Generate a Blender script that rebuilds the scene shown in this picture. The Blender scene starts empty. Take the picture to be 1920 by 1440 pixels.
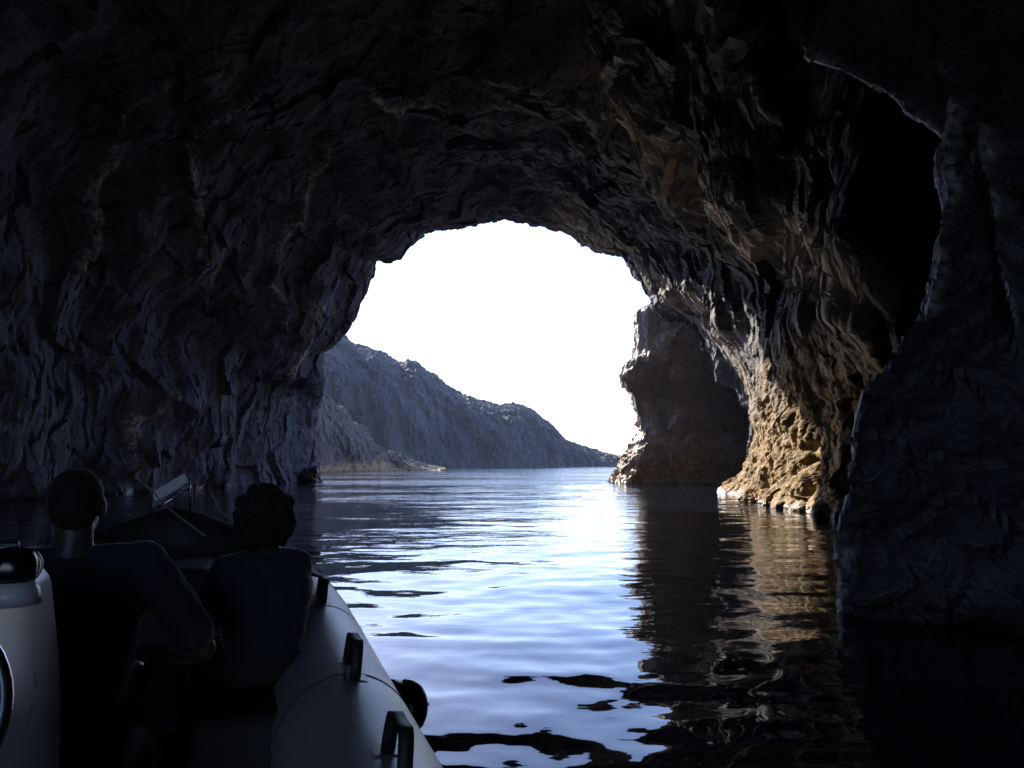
import bpy, bmesh, math, random
import numpy as np
from mathutils import Vector, Matrix

random.seed(7)
rng = np.random.RandomState(11)
scene = bpy.context.scene
COL = scene.collection

# ------------------------------------------------------------------ camera
CAM_H, FPX = 1.5, 1450.0
PITCH = math.radians(5.87)
CP, SP = math.cos(PITCH), math.sin(PITCH)


def P(px, py, d):
    """world point that the photograph shows at (px, py), at distance y = d"""
    X = (px - 960.0) / FPX
    Y = (720.0 - py) / FPX
    k = d / (CP - Y * SP)
    return (X * k, d, CAM_H + (SP + Y * CP) * k)


def project(V):
    x, y, z = V[..., 0], V[..., 1], V[..., 2] - CAM_H
    f = np.maximum(y * CP + z * SP, 0.05)
    u = -y * SP + z * CP
    return 960 + FPX * x / f, 720 - FPX * u / f


cam = bpy.data.cameras.new("camera")
camo = bpy.data.objects.new("camera", cam)
COL.objects.link(camo)
camo.location = (0, 0, CAM_H)
camo.rotation_euler = (math.radians(90) + PITCH, 0, 0)
cam.sensor_width = 36.0
cam.lens = 36.0 * FPX / 1920.0
cam.clip_start = 0.05
cam.clip_end = 6000
scene.camera = camo

# ------------------------------------------------------------------ noise
_perm = rng.permutation(256)
_perm = np.concatenate([_perm, _perm, _perm]).astype(np.int32)
_g = rng.normal(size=(256, 3))
_g /= np.linalg.norm(_g, axis=1)[:, None]
_gx, _gy, _gz = (np.ascontiguousarray(_g[:, k]).astype(np.float32) for k in range(3))


def perlin(p):
    p = np.asarray(p, dtype=np.float64)
    sh = p.shape[:-1]
    p = p.reshape(-1, 3)
    x, y, z = (np.ascontiguousarray(p[:, k]) for k in range(3))
    ix, iy, iz = (np.floor(v).astype(np.int32) for v in (x, y, z))
    x, y, z = ((v - i).astype(np.float32) for v, i in ((x, ix), (y, iy), (z, iz)))
    ix, iy, iz = ix & 255, iy & 255, iz & 255
    u, v, w = (f * f * f * (f * (f * 6 - 15) + 10) for f in (x, y, z))
    res = []
    for dx in (0, 1):
        a = _perm[ix + dx]
        for dy in (0, 1):
            b = _perm[a + iy + dy]
            for dz in (0, 1):
                h = _perm[b + iz + dz]
                res.append(_gx[h] * (x - dx) + _gy[h] * (y - dy) + _gz[h] * (z - dz))
    r = [res[k] + w * (res[k + 1] - res[k]) for k in (0, 2, 4, 6)]
    r0 = r[0] + v * (r[1] - r[0])
    r1 = r[2] + v * (r[3] - r[2])
    return ((r0 + u * (r1 - r0)) * 1.6).astype(np.float64).reshape(sh)


def fbm(p, o=4, gain=0.5, lac=2.03):
    p = np.asarray(p)
    s, a = 0, 1.0
    for k in range(o):
        s = s + a * perlin(p + 17.3 * k)
        p = p * lac
        a *= gain
    return s


def ridged(p, o=4, gain=0.5, lac=2.07):
    p = np.asarray(p)
    s, a = 0, 1.0
    for k in range(o):
        s = s + a * (0.5 - np.abs(perlin(p + 31.7 * k)) * 1.6)
        p = p * lac
        a *= gain
    return s


def billow(p, o=4, gain=0.5, lac=2.07):
    r = -ridged(p, o, gain, lac)
    return r - r.mean() - .5


_cell = rng.rand(256, 3)
_cellv = rng.normal(size=(256, 3))
_cellh = rng.rand(256)


def facets(p, tilt=0.9):
    """broken rock: flat, tilted faces, one for every Voronoi cell"""
    sh = p.shape[:-1]
    p = np.asarray(p).reshape(-1, 3)
    p = p + .22 * np.stack([perlin(p * 1.3 + k * 9.1) for k in range(3)], -1)
    i0 = np.floor(p).astype(np.int32)
    best = np.full(len(p), 1e9, np.float32)
    h = np.zeros(len(p), np.int32)
    off = np.zeros((len(p), 3), np.float32)
    for dx in (-1, 0, 1):
        for dy in (-1, 0, 1):
            for dz in (-1, 0, 1):
                c = i0 + np.array([dx, dy, dz], np.int32)
                k = _perm[_perm[_perm[c[:, 0] & 255] + (c[:, 1] & 255)] + (c[:, 2] & 255)]
                d = (p - c - _cell[k]).astype(np.float32)
                q = (d * d).sum(1)
                m = q < best
                best[m] = q[m]
                h[m] = k[m]
                off[m] = d[m]
    r = _cellh[h] - .5 + tilt * (off * _cellv[h]).sum(1) * .6
    return r.astype(np.float64).reshape(sh)


def sstep(a, b, x):
    t = np.clip((x - a) / (b - a), 0, 1)
    return t * t * (3 - 2 * t)


# ------------------------------------------------------------------ objects
def tag(o, label=None, cat=None, group=None, kind=None):
    for k, v in (("label", label), ("category", cat), ("group", group), ("kind", kind)):
        if v:
            o[k] = v
    return o


def empty(name, loc, rz=0.0):
    o = bpy.data.objects.new(name, None)
    o.location = loc
    o.rotation_euler = (0, 0, rz)
    o.empty_display_size = 0.3
    COL.objects.link(o)
    return o


def link(name, me, m, parent=None, smooth=True):
    o = bpy.data.objects.new(name, me)
    if m:
        me.materials.clear()
        me.materials.append(m)
    if smooth is not None:
        me.polygons.foreach_set("use_smooth", [bool(smooth)] * len(me.polygons))
    COL.objects.link(o)
    if parent:
        o.parent = parent
    return o


def grid_obj(name, V, m, closed_c=False, smooth=False, parent=None, flip=False):
    r, c = V.shape[:2]
    me = bpy.data.meshes.new(name)
    cc = c if closed_c else c - 1
    a = np.arange(r - 1)[:, None] * c
    j = np.arange(cc)[None, :]
    j2 = (j + 1) % c
    q = np.stack([a + j, a + j2, a + c + j2, a + c + j], -1).reshape(-1, 4)
    if flip:
        q = q[:, ::-1]
    n = len(q)
    me.vertices.add(r * c)
    me.vertices.foreach_set("co", V.reshape(-1).astype(np.float32))
    me.loops.add(n * 4)
    me.loops.foreach_set("vertex_index", q.reshape(-1).astype(np.int32))
    me.polygons.add(n)
    me.polygons.foreach_set("loop_start", np.arange(0, n * 4, 4, dtype=np.int32))
    me.polygons.foreach_set("loop_total", np.full(n, 4, dtype=np.int32))
    me.update(calc_edges=True)
    me.validate()
    return link(name, me, m, parent, smooth)


def grid_normals(V):
    dr = np.gradient(V, axis=0)
    dc = np.gradient(V, axis=1)
    n = np.cross(dc, dr)
    return n / np.maximum(np.linalg.norm(n, axis=-1, keepdims=True), 1e-9)


# ------------------------------------------------------------------ materials
def nmat(name):
    m = bpy.data.materials.new(name)
    m.use_nodes = True
    nt = m.node_tree
    nt.nodes.clear()
    out = nt.nodes.new("ShaderNodeOutputMaterial")
    b = nt.nodes.new("ShaderNodeBsdfPrincipled")
    nt.links.new(b.outputs[0], out.inputs[0])
    return m, nt, b


def N(nt, typ, **kw):
    n = nt.nodes.new(typ)
    for k, v in kw.items():
        if k.startswith("i_"):
            key = k[2:]
            n.inputs[int(key) if key.isdigit() else key].default_value = v
        else:
            setattr(n, k, v)
    return n


def L(nt, a, b):
    nt.links.new(a, b)


def ramp(nt, fac, stops):
    r = N(nt, "ShaderNodeValToRGB")
    el = r.color_ramp.elements
    while len(el) < len(stops):
        el.new(0.5)
    for e, (p, c) in zip(el, stops):
        e.position = p
        e.color = (*c, 1)
    L(nt, fac, r.inputs[0])
    return r.outputs[0]


def mix(nt, fac, a, b):
    m = N(nt, "ShaderNodeMix", data_type='RGBA')
    for s, v in ((m.inputs[0], fac), (m.inputs[6], a), (m.inputs[7], b)):
        if isinstance(v, (int, float)):
            s.default_value = v
        elif isinstance(v, tuple):
            s.default_value = (*v, 1)
        else:
            L(nt, v, s)
    return m.outputs[2]


def math_n(nt, op, a, b=None, clamp=False):
    m = N(nt, "ShaderNodeMath", operation=op, use_clamp=clamp)
    for s, v in ((m.inputs[0], a), (m.inputs[1], b)):
        if v is None:
            continue
        if isinstance(v, (int, float)):
            s.default_value = v
        else:
            L(nt, v, s)
    return m.outputs[0]


def noise(nt, vec, scale, detail=6, rough=0.6):
    n = N(nt, "ShaderNodeTexNoise")
    n.inputs["Scale"].default_value = scale
    n.inputs["Detail"].default_value = detail
    n.inputs["Roughness"].default_value = rough
    L(nt, vec, n.inputs["Vector"])
    return n.outputs[0]


def rock_mat(name, dark, mid, light, scale=1.0, ochre=None, ochre_top=5.0, pink=None, bump=0.12, rough=0.6, spec=0.35):
    m, nt, b = nmat(name)
    tc = N(nt, "ShaderNodeTexCoord").outputs["Object"]
    st = N(nt, "ShaderNodeMapping")
    st.inputs["Scale"].default_value = (1, 1, 0.45)
    L(nt, tc, st.inputs[0])
    n1 = noise(nt, st.outputs[0], 0.55 * scale, 8, 0.68)
    n2 = noise(nt, tc, 4.5 * scale, 6, 0.65)
    f = math_n(nt, 'ADD', math_n(nt, 'MULTIPLY', n1, 0.65), math_n(nt, 'MULTIPLY', n2, 0.35))
    c = ramp(nt, f, [(0.34, dark), (0.5, mid), (0.66, light)])
    if ochre:
        vn = N(nt, "ShaderNodeAttribute", attribute_name="lit_band")  # brown rib rock, painted paler to stand in for light on it
        vc = ramp(nt, f, [(0.34, (0.22, 0.18, 0.15)), (0.5, (0.45, 0.38, 0.31)), (0.66, (0.6, 0.52, 0.43))])
        c = mix(nt, vn.outputs['Fac'], c, vc)
        z = N(nt, "ShaderNodeSeparateXYZ")
        L(nt, tc, z.inputs[0])
        at = N(nt, "ShaderNodeAttribute", attribute_name="growth")
        zz = math_n(nt, 'ADD', z.outputs[2], math_n(nt, 'MULTIPLY', math_n(nt, 'SUBTRACT', n1, 0.5), 9.0))
        mr = N(nt, "ShaderNodeMapRange")
        mr.inputs[1].default_value = ochre_top * 0.35
        mr.inputs[2].default_value = ochre_top
        mr.inputs[3].default_value = 1
        mr.inputs[4].default_value = 0
        L(nt, zz, mr.inputs[0])
        oc = ramp(nt, n2, [(0.33, ochre[0]), (0.52, ochre[1]), (0.68, ochre[2])])
        c = mix(nt, math_n(nt, 'MULTIPLY', mr.outputs[0], at.outputs['Fac']), c, oc)
        if pink:
            mp = N(nt, "ShaderNodeMapRange")
            mp.inputs[1].default_value = 0.12
            mp.inputs[2].default_value = 0.4
            mp.inputs[3].default_value = 1
            mp.inputs[4].default_value = 0
            zp = math_n(nt, 'ADD', z.outputs[2], math_n(nt, 'MULTIPLY', math_n(nt, 'SUBTRACT', n2, 0.5), 0.7))
            L(nt, zp, mp.inputs[0])
            c = mix(nt, math_n(nt, 'MULTIPLY', mp.outputs[0], at.outputs['Fac']), c, pink)
    mi = N(nt, "ShaderNodeAttribute", attribute_name="ridge_glint")  # pale streaks: highlights along thin ridges, put into the colour
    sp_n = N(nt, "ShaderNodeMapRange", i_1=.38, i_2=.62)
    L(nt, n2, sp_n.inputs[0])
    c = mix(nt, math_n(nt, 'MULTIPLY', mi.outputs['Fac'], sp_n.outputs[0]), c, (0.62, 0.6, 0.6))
    zw = N(nt, "ShaderNodeSeparateXYZ")
    L(nt, tc, zw.inputs[0])
    wet = N(nt, "ShaderNodeMapRange", i_1=.02, i_2=.26, i_3=1.0, i_4=0.0)
    L(nt, math_n(nt, 'ADD', zw.outputs[2], math_n(nt, 'MULTIPLY', math_n(nt, 'SUBTRACT', n1, 0.5), 0.9)), wet.inputs[0])
    hs = N(nt, "ShaderNodeHueSaturation")
    hs.inputs["Value"].default_value = 0.38
    L(nt, c, hs.inputs["Color"])
    L(nt, mix(nt, wet.outputs[0], c, hs.outputs[0]), b.inputs["Base Color"])
    L(nt, math_n(nt, 'SUBTRACT', rough, math_n(nt, 'MULTIPLY', wet.outputs[0], rough - .22)), b.inputs["Roughness"])
    b.inputs["Specular IOR Level"].default_value = spec
    n3 = noise(nt, st.outputs[0], 3.5 * scale, 10, 0.7)
    vo = N(nt, "ShaderNodeTexVoronoi", feature='DISTANCE_TO_EDGE')
    vo.inputs["Scale"].default_value = 1.6 * scale
    wv = N(nt, "ShaderNodeVectorMath", operation='ADD')
    L(nt, st.outputs[0], wv.inputs[0])
    nz = N(nt, "ShaderNodeTexNoise")
    nz.inputs["Scale"].default_value = 2 * scale
    L(nt, tc, nz.inputs["Vector"])
    L(nt, nz.outputs[1], wv.inputs[1])
    L(nt, wv.outputs[0], vo.inputs["Vector"])
    h = math_n(nt, 'ADD', n3, math_n(nt, 'MULTIPLY', math_n(nt, 'MINIMUM', vo.outputs[0], 0.12), 2.0))
    bp = N(nt, "ShaderNodeBump")
    bp.inputs["Strength"].default_value = 0.9
    bp.inputs["Distance"].default_value = bump
    L(nt, h, bp.inputs["Height"])
    L(nt, bp.outputs[0], b.inputs["Normal"])
    return m


def plain_mat(name, col, rough=0.5, spec=0.5, var=0.12, scale=8.0, bump=0.0, metal=0.0, col2=None):
    m, nt, b = nmat(name)
    tc = N(nt, "ShaderNodeTexCoord").outputs["Object"]
    n = noise(nt, tc, scale, 5, 0.6)
    c2 = col2 or tuple(v * (1 - 2.2 * var) for v in col)
    c = ramp(nt, n, [(0.35, c2), (0.65, col)])
    L(nt, c, b.inputs["Base Color"])
    rr = math_n(nt, 'ADD', math_n(nt, 'MULTIPLY', n, 0.2), rough - 0.1)
    L(nt, rr, b.inputs["Roughness"])
    b.inputs["Specular IOR Level"].default_value = spec
    b.inputs["Metallic"].default_value = metal
    if bump:
        bp = N(nt, "ShaderNodeBump")
        bp.inputs["Strength"].default_value = 0.6
        bp.inputs["Distance"].default_value = bump
        L(nt, noise(nt, tc, scale * 6, 4), bp.inputs["Height"])
        L(nt, bp.outputs[0], b.inputs["Normal"])
    return m


M = {}
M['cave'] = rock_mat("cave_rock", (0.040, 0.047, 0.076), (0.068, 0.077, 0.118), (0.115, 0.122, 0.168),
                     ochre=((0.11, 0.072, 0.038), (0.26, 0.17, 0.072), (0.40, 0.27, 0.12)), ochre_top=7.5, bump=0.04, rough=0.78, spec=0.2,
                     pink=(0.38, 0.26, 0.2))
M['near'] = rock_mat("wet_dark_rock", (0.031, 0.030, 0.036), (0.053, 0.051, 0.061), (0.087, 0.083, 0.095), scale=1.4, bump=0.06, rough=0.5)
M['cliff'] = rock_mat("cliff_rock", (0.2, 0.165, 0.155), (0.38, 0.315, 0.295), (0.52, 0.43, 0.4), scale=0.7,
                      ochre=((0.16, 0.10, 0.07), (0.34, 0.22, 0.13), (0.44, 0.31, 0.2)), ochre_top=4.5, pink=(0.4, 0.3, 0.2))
M['head'] = rock_mat("headland_rock", (0.02, 0.021, 0.02), (0.048, 0.044, 0.045), (0.10, 0.09, 0.088), scale=0.12, bump=1.0, rough=0.8, spec=0.2)
M['point'] = rock_mat("shore_rock", (0.05, 0.042, 0.04), (0.11, 0.085, 0.075), (0.18, 0.14, 0.115), scale=0.25, bump=0.5,
                      ochre=((0.12, 0.07, 0.04), (0.32, 0.19, 0.09), (0.45, 0.3, 0.16)), ochre_top=2.2, rough=0.8, spec=0.2)
M['tube'] = plain_mat("grey_coated_fabric", (0.42, 0.43, 0.45), 0.4, 0.5, 0.10, 4.0, 0.0015)
M['gelcoat'] = plain_mat("white_gelcoat", (0.62, 0.62, 0.64), 0.3, 0.5, 0.03, 3.0)
M['deck'] = plain_mat("deck_grey", (0.08, 0.08, 0.09), 0.7, 0.3, 0.1, 12.0, 0.002)
M['webbing'] = plain_mat("black_webbing", (0.018, 0.018, 0.02), 0.6, 0.4, 0.2, 40.0, 0.001)
M['rubber'] = plain_mat("black_rubber", (0.014, 0.014, 0.016), 0.38, 0.5, 0.2, 20.0)
M['gloss'] = plain_mat("black_glossy_plastic", (0.008, 0.008, 0.012), 0.18, 0.5, 0.1, 6.0)
M['steel'] = plain_mat("brushed_steel", (0.6, 0.6, 0.62), 0.25, 0.5, 0.06, 12.0, metal=1.0)
M['seam'] = plain_mat("seam_glue", (0.08, 0.08, 0.09), 0.6, 0.4, 0.1, 9.0)
M['cushion'] = plain_mat("dark_vinyl", (0.03, 0.03, 0.034), 0.7, 0.25, 0.1, 5.0, 0.002)
M['red'] = plain_mat("dark_red_vinyl", (0.16, 0.03, 0.03), 0.5, 0.4, 0.1, 5.0)
M['rope'] = plain_mat("grey_rope", (0.35, 0.34, 0.33), 0.7, 0.3, 0.15, 60.0, 0.002)
M['skin'] = plain_mat("tanned_skin", (0.085, 0.056, 0.043), 0.45, 0.5, 0.06, 14.0, 0.0006)
M['shirt_a'] = plain_mat("black_cotton", (0.05, 0.05, 0.062), 0.85, 0.2, 0.1, 9.0, 0.003)
M['shirt_b'] = plain_mat("navy_cotton", (0.048, 0.05, 0.07), 0.85, 0.2, 0.1, 9.0, 0.003)
M['shorts'] = plain_mat("dark_shorts", (0.045, 0.045, 0.055), 0.85, 0.2, 0.1, 9.0, 0.003)
M['hair'] = plain_mat("dark_hair", (0.016, 0.013, 0.012), 0.75, 0.2, 0.2, 50.0, 0.002)
M['acrylic'] = plain_mat("pale_acrylic", (0.6, 0.63, 0.68), 0.15, 0.5, 0.04, 4.0)
M['frosted'] = plain_mat("frosted_acrylic", (0.85, 0.87, 0.9), 0.5, 0.5, 0.02, 4.0)
M['frosted'].node_tree.nodes["Principled BSDF"].inputs["Transmission Weight"].default_value = 0.85
M['wood'] = plain_mat("weathered_wood", (0.12, 0.09, 0.07), 0.8, 0.2, 0.1, 4.0)


def growth(o, vals=1.0):
    a = o.data.attributes.new("growth", 'FLOAT', 'POINT')
    n = len(o.data.vertices)
    a.data.foreach_set("value", np.broadcast_to(np.asarray(vals, np.float32).reshape(-1), (n,)).astype(np.float32))
    return o


for k_, w_ in (('shirt_a', .45), ('shirt_b', .45), ('skin', .2), ('hair', .15)):
    pb = M[k_].node_tree.nodes["Principled BSDF"]
    pb.inputs["Sheen Weight"].default_value = w_
    pb.inputs["Sheen Roughness"].default_value = 0.35


# ------------------------------------------------------------------ cave
class Ring:
    def __init__(self, pts):
        pts = sorted(pts)
        self.t = np.array([p[0] for p in pts], float)
        self.c = np.array([p[1:] for p in pts], float)

    def at(self, tt):
        return np.stack([np.interp(tt, self.t, self.c[:, k]) for k in range(3)], -1)


def const_ring(y, prof, yfun=None):
    return Ring([(t, x, (yfun(t) if yfun else y), z) for t, x, z in prof])


def px_ring(lst):
    return Ring([(t,) + P(px, py, d) for t, px, py, d in lst])


tt = np.concatenate([np.linspace(0, 1, 10, endpoint=False), np.linspace(1, 3, 150, endpoint=False),
                     np.linspace(3, 5, 150, endpoint=False), np.linspace(5, 7, 190, endpoint=False),
                     np.linspace(7, 10, 400, endpoint=False), np.linspace(10, 11, 12)])

A = const_ring(-14, [(0, -13, -4), (1, -13, 0), (2, -13.5, 6), (3, -11, 13), (4, -6, 16), (5, 0, 17), (6, 5, 16.5), (7, 9, 14), (8, 12, 10), (9, 13, 5), (10, 13, 0), (11, 13, -4)])
B = const_ring(3, [(0, -18, -4), (1, -18, 0), (2, -18.5, 7), (3, -15, 16), (4, -8, 20), (5, 0, 21), (6, 6, 20.5), (7, 11, 18), (8, 14, 13), (9, 15, 6), (10, 15, 0), (11, 15, -4)])
C = const_ring(16, [(0, -20, -4), (1, -20, 0), (2, -20.5, 7.5), (3, -17, 16.5), (4, -9, 21.5), (5, 0, 22.5), (6, 6.5, 22), (7, 12, 19), (8, 15, 13.5), (9, 16, 6), (10, 16, 0), (11, 16, -4)])
D = Ring([(0, -20.5, 27, -4), (1, -20.5, 27, 0), (2, -21, 27, 7.5), (3, -17.5, 27, 16.5), (4, -9, 28, 21.5), (5, 0, 29, 22.5)] + [(t,) + P(a, b, d) for t, a, b, d in
         [(5.6, 1090, -60, 31), (6, 1180, 0, 30), (6.4, 1290, 80, 29), (7, 1400, 165, 27), (7.3, 1490, 215, 24.5), (7.6, 1600, 262, 21), (8, 1740, 335, 17.3),
          (8.25, 1830, 430, 16), (9, 1900, 740, 16), (9.5, 1880, 880, 16.4), (10, 1850, 1000, 16.6)]] + [(11, 10.2, 16.6, -4)])
Er = [(0, -19.5, 37, -4), (1, -19.5, 37, 0), (2, -20, 37, 8), (3, -16.5, 37, 15.8), (4, -8, 37, 20.5), (5, 0.3, 37, 20.8)]
E0 = Ring([(0, -20, 33, -4), (1, -20, 33, 0), (2, -20.5, 33, 7.8), (3, -17, 33, 16.2), (4, -8.5, 33.5, 21), (5, 0.2, 34, 21.6)] + [(t,) + P(a, b, d) for t, a, b, d in
               [(5.6, 1080, 60, 34), (6, 1140, 110, 33.5), (6.4, 1215, 205, 33), (7, 1295, 300, 31.5), (7.3, 1380, 355, 29), (7.6, 1500, 388, 24.5), (8, 1640, 430, 20.3),
                (8.25, 1715, 500, 18.8), (9, 1760, 740, 19.5), (9.5, 1720, 880, 19.5), (10, 1700, 983, 19.5)]] + [(11, 10, 19.5, -4)])
E = Ring(Er + [(t,) + P(a, b, d) for t, a, b, d in
               [(5.6, 1090, 150, 36.8), (6, 1165, 225, 36.5), (6.4, 1240, 330, 36), (7, 1320, 405, 34.5), (7.3, 1400, 455, 31.5), (7.6, 1490, 525, 26.5), (8, 1590, 580, 21),
                (8.25, 1640, 615, 20), (9, 1665, 740, 20.3), (9.5, 1625, 880, 20.3), (10, 1592, 976, 20.3)]] + [(11, 8.9, 20.3, -4)])
F = Ring([(0, -18.8, 45, -4), (1, -18.8, 45, 0), (2, -19.3, 45, 7.5), (3, -15.3, 46, 15.2), (4, -8, 46, 19.9), (5, 0, 46, 20.6), (5.6, 3.6, 45, 20.2)] +
         [(t,) + P(a, b, d) for t, a, b, d in
          [(6, 1170, 370, 45), (6.5, 1230, 430, 44), (7, 1300, 480, 41.5), (7.5, 1390, 545, 34.5), (8, 1432, 610, 28.5), (8.4, 1428, 680, 28.6),
           (8.8, 1424, 740, 29.6), (9.3, 1425, 820, 30.5), (9.6, 1424, 890, 30.5), (10, 1420, 941, 30.5)]] + [(11, 9.7, 30.5, -4)])
Gpx = [(1, 552, 908, 60), (1.35, 528, 870, 59.5), (1.7, 535, 785, 59), (1.95, 550, 733, 58.5), (2.1, 587, 718, 58.5), (2.3, 607, 662, 58), (2.55, 640, 640, 58), (2.7, 655, 605, 58),
       (2.95, 690, 545, 57.5), (3.1, 705, 515, 57.5), (3.2, 708, 490, 57.5), (3.3, 735, 486, 57), (3.42, 752, 487, 57), (3.6, 778, 460, 57), (3.72, 788, 438, 57),
       (4.0, 830, 432, 57), (4.3, 872, 427, 57), (4.6, 925, 418, 56.5), (5.0, 962, 415, 56.5), (5.3, 1010, 425, 56), (5.7, 1060, 440, 56), (6.1, 1110, 468, 55),
       (6.5, 1165, 482, 54), (6.7, 1190, 520, 53), (6.9, 1220, 558, 52), (7, 1222, 575, 51), (7.3, 1262, 585, 49.5), (7.6, 1300, 602, 48.5), (8, 1345, 650, 47),
       (8.4, 1385, 700, 45.5), (8.8, 1400, 745, 44.8), (9.2, 1406, 820, 44.2), (9.6, 1385, 885, 43.5), (10, 1350, 921, 43)]
g1, g10 = P(552, 908, 60), P(1350, 921, 43)
G = Ring([(t,) + P(a, b, d) for t, a, b, d in Gpx] + [(0, g1[0], 60, -4), (11, g10[0], 43, -4)])


def mod_ring(base, sx, sz, ys, dy, ymix=1.0):
    c = base.at(tt).copy()
    c[:, 0] = c[:, 0] * sx
    c[:, 2] = c[:, 2] * sz
    c[:, 1] = c[:, 1] * (1 - ymix) + ymix * (ys if ys is not None else 0) + dy
    r = Ring([(0, 0, 0, 0), (1, 0, 0, 0)])
    r.at = lambda q, c=c: c
    return r


Gc = G.at(tt)
G2c = Gc.copy()
ctr = np.array([-1.0, 0, 6.0])
G2c[:, 0] = ctr[0] + (Gc[:, 0] - ctr[0]) * 1.13
G2c[:, 2] = ctr[2] + (Gc[:, 2] - ctr[2]) * 1.13
G2c[:, 1] += 3.5
jamb = Ring([(0,) + P(600, 1000, 67)] + [(t,) + P(a, b, d) for t, a, b, d in
            [(1, 600, 903, 67), (1.35, 594, 870, 67), (1.7, 588, 800, 66.5), (1.95, 590, 745, 66), (2.1, 594, 712, 65), (2.3, 598, 668, 63)]] + [(11, 0, 0, 0)])
jw = 1 - sstep(2.1, 2.45, tt)
jc = jamb.at(tt)
G2c = G2c * (1 - jw[:, None]) + jc * jw[:, None]
G2 = Ring([(0, 0, 0, 0), (1, 0, 0, 0)])
G2.at = lambda q: G2c
G3 = mod_ring(G, 1.75, 1.7, 66, 0)
G4 = mod_ring(G, 2.3, 2.1, 60, 0)
G5 = mod_ring(G, 2.4, 2.3, 40, 0)
G6 = mod_ring(G, 2.2, 2.0, -24, 0)
G7 = mod_ring(G, 0.02, 0.3, -26, 0)
# unseen smaller opening, added behind the viewer to let in sky fill
fill_hole = np.array([0, 0, 8.0]) + (A.at(tt) - np.array([0, -14, 6.0])) * np.array([.46, 0, .47]) + np.array([0, -20, 0])
fill_hole[:, 2] = np.maximum(fill_hole[:, 2], -3)
A0 = Ring([(0, 0, 0, 0), (1, 0, 0, 0)])
A0.at = lambda q: fill_hole
G7 = Ring([(0, 0, 0, 0), (1, 0, 0, 0)])
G7.at = lambda q: fill_hole + np.array([0, -6.0, 0])

rings = [A0, A, B, C, D, E0, E, F, G, G2, G3, G4, G5, G6, G7]
nseg = [3, 8, 14, 20, 50, 50, 110, 130, 26, 10, 4, 5, 8, 3]
rows, region = [], []
for k in range(len(rings) - 1):
    a, b = rings[k].at(tt), rings[k + 1].at(tt)
    for s in np.arange(nseg[k]) / nseg[k]:
        rows.append(a * (1 - s) + b * s)
        region.append(k + s)
rows.append(rings[-1].at(tt))
region.append(len(rings) - 1)
V = np.array(rows)
region = np.array(region)
# soften the creases between sections (not at the mouth itself)
wgt = (0.5 * (1 - np.exp(-((region - 8) / 0.12) ** 2)) * (region < 8.9) * (region > 1))[:, None, None]
wgt = wgt * (1 - 0.75 * np.exp(-((region - 6) / 0.2) ** 2))[:, None, None]
for _ in range(14):
    Vs = V.copy()
    Vs[1:-1] = 0.5 * V[1:-1] + 0.25 * (V[2:] + V[:-2])
    V = V * (1 - wgt) + Vs * wgt

Nn = grid_normals(V)
cen = np.stack([np.zeros_like(V[..., 0]), V[..., 1], np.full_like(V[..., 0], 7.0)], -1)
sgn = np.sign(np.sum(Nn * (cen - V), -1, keepdims=True))
sgn[region > 9.5] *= -1
Nn = Nn * sgn                                        # points into the open air
wall = 1 - sstep(0.45, 0.8, np.abs(Nn[..., 2]))
T = tt[None, :] + 0 * V[..., 0]
R = region[:, None] + 0 * V[..., 0]
atmouth = np.exp(-((R - 8) / 0.35) ** 2)
inside = 1 - sstep(9.6, 10.2, R)
big = fbm(V * 0.13, 3) * 1.3
med = (billow(V * np.array([.33, .33, .22]), 4) + 0.5) * 1.0
flute = fbm(V * np.array([1.1, 1.1, 0.12]) + 5, 3) * 0.06 * wall
strata = ridged(V * np.array([.22, .22, .9]) + 9, 3) * 0.3
lowW = sstep(7.6, 8.6, T) * (1 - sstep(10.0, 10.5, T)) * sstep(5.3, 5.8, R) * (1 - sstep(8.1, 8.6, R))
fine = (billow(V * 1.25 + 3, 4) + 0.5) * 0.32
crag = (billow(V * np.array([.33, .33, .3]) + 61, 2) * .16 + (billow(V * np.array([.7, .7, .85]) + 40, 4, 0.45)) * .23) * lowW * (1 - sstep(2.5, 7.0, V[..., 2]))
stem = billow(V * np.array([1.1, 1.1, .17]) + 50, 4, .45) * 0.10 * lowW * sstep(1.5, 5.0, V[..., 2])
fine = fine * (0.13 - 0.03 * lowW)
med = med * (0.34 - 0.14 * lowW) * (0.6 + 0.4 * sstep(3.0, 4.0, T))
strata = .3 * strata * (1 - .7 * lowW) * sstep(0.3, 0.8, np.abs(Nn[..., 2]))
D_ = (big * (1 - 0.8 * atmouth) * (1 - 0.7 * lowW) + med * (1 - .4 * lowW) * (1 - 0.45 * atmouth) + flute + strata * (1 - .5 * atmouth) + fine) * inside + crag + stem
# ledge at the waterline of the sunlit wall
ledge = lowW * (0.6 * np.exp(-((V[..., 2] + 0.3) / 1.3) ** 2)) * (0.6 + 0.8 * perlin(V * np.array([.3, .3, 0]) + 2))
D_ = D_ + ledge
vis = (R > 2.5) & (R < 9.2)
Vw = V[vis]
fc = np.zeros_like(D_)
fc[vis] = facets(Vw * np.array([.42, .42, .30]) + 11) * .42 + facets(Vw * np.array([1.15, 1.15, .85]) + 5) * .16
D_ = D_ + fc * (1 - .72 * lowW) * (1 - .35 * atmouth)
PX, PY = project(V)


def ridge_lines(PX, PY, lines):
    out = np.zeros_like(PX)
    for pts, w, h in lines:
        best = np.full(PX.shape, 1e9)
        for (x0, y0), (x1, y1) in zip(pts[:-1], pts[1:]):
            dx, dy = x1 - x0, y1 - y0
            u = np.clip(((PX - x0) * dx + (PY - y0) * dy) / (dx * dx + dy * dy), 0, 1)
            best = np.minimum(best, np.hypot(PX - x0 - u * dx, PY - y0 - u * dy))
        out = np.maximum(out, h * np.exp(-np.abs(best / w) ** 1.3))
    return out


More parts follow.
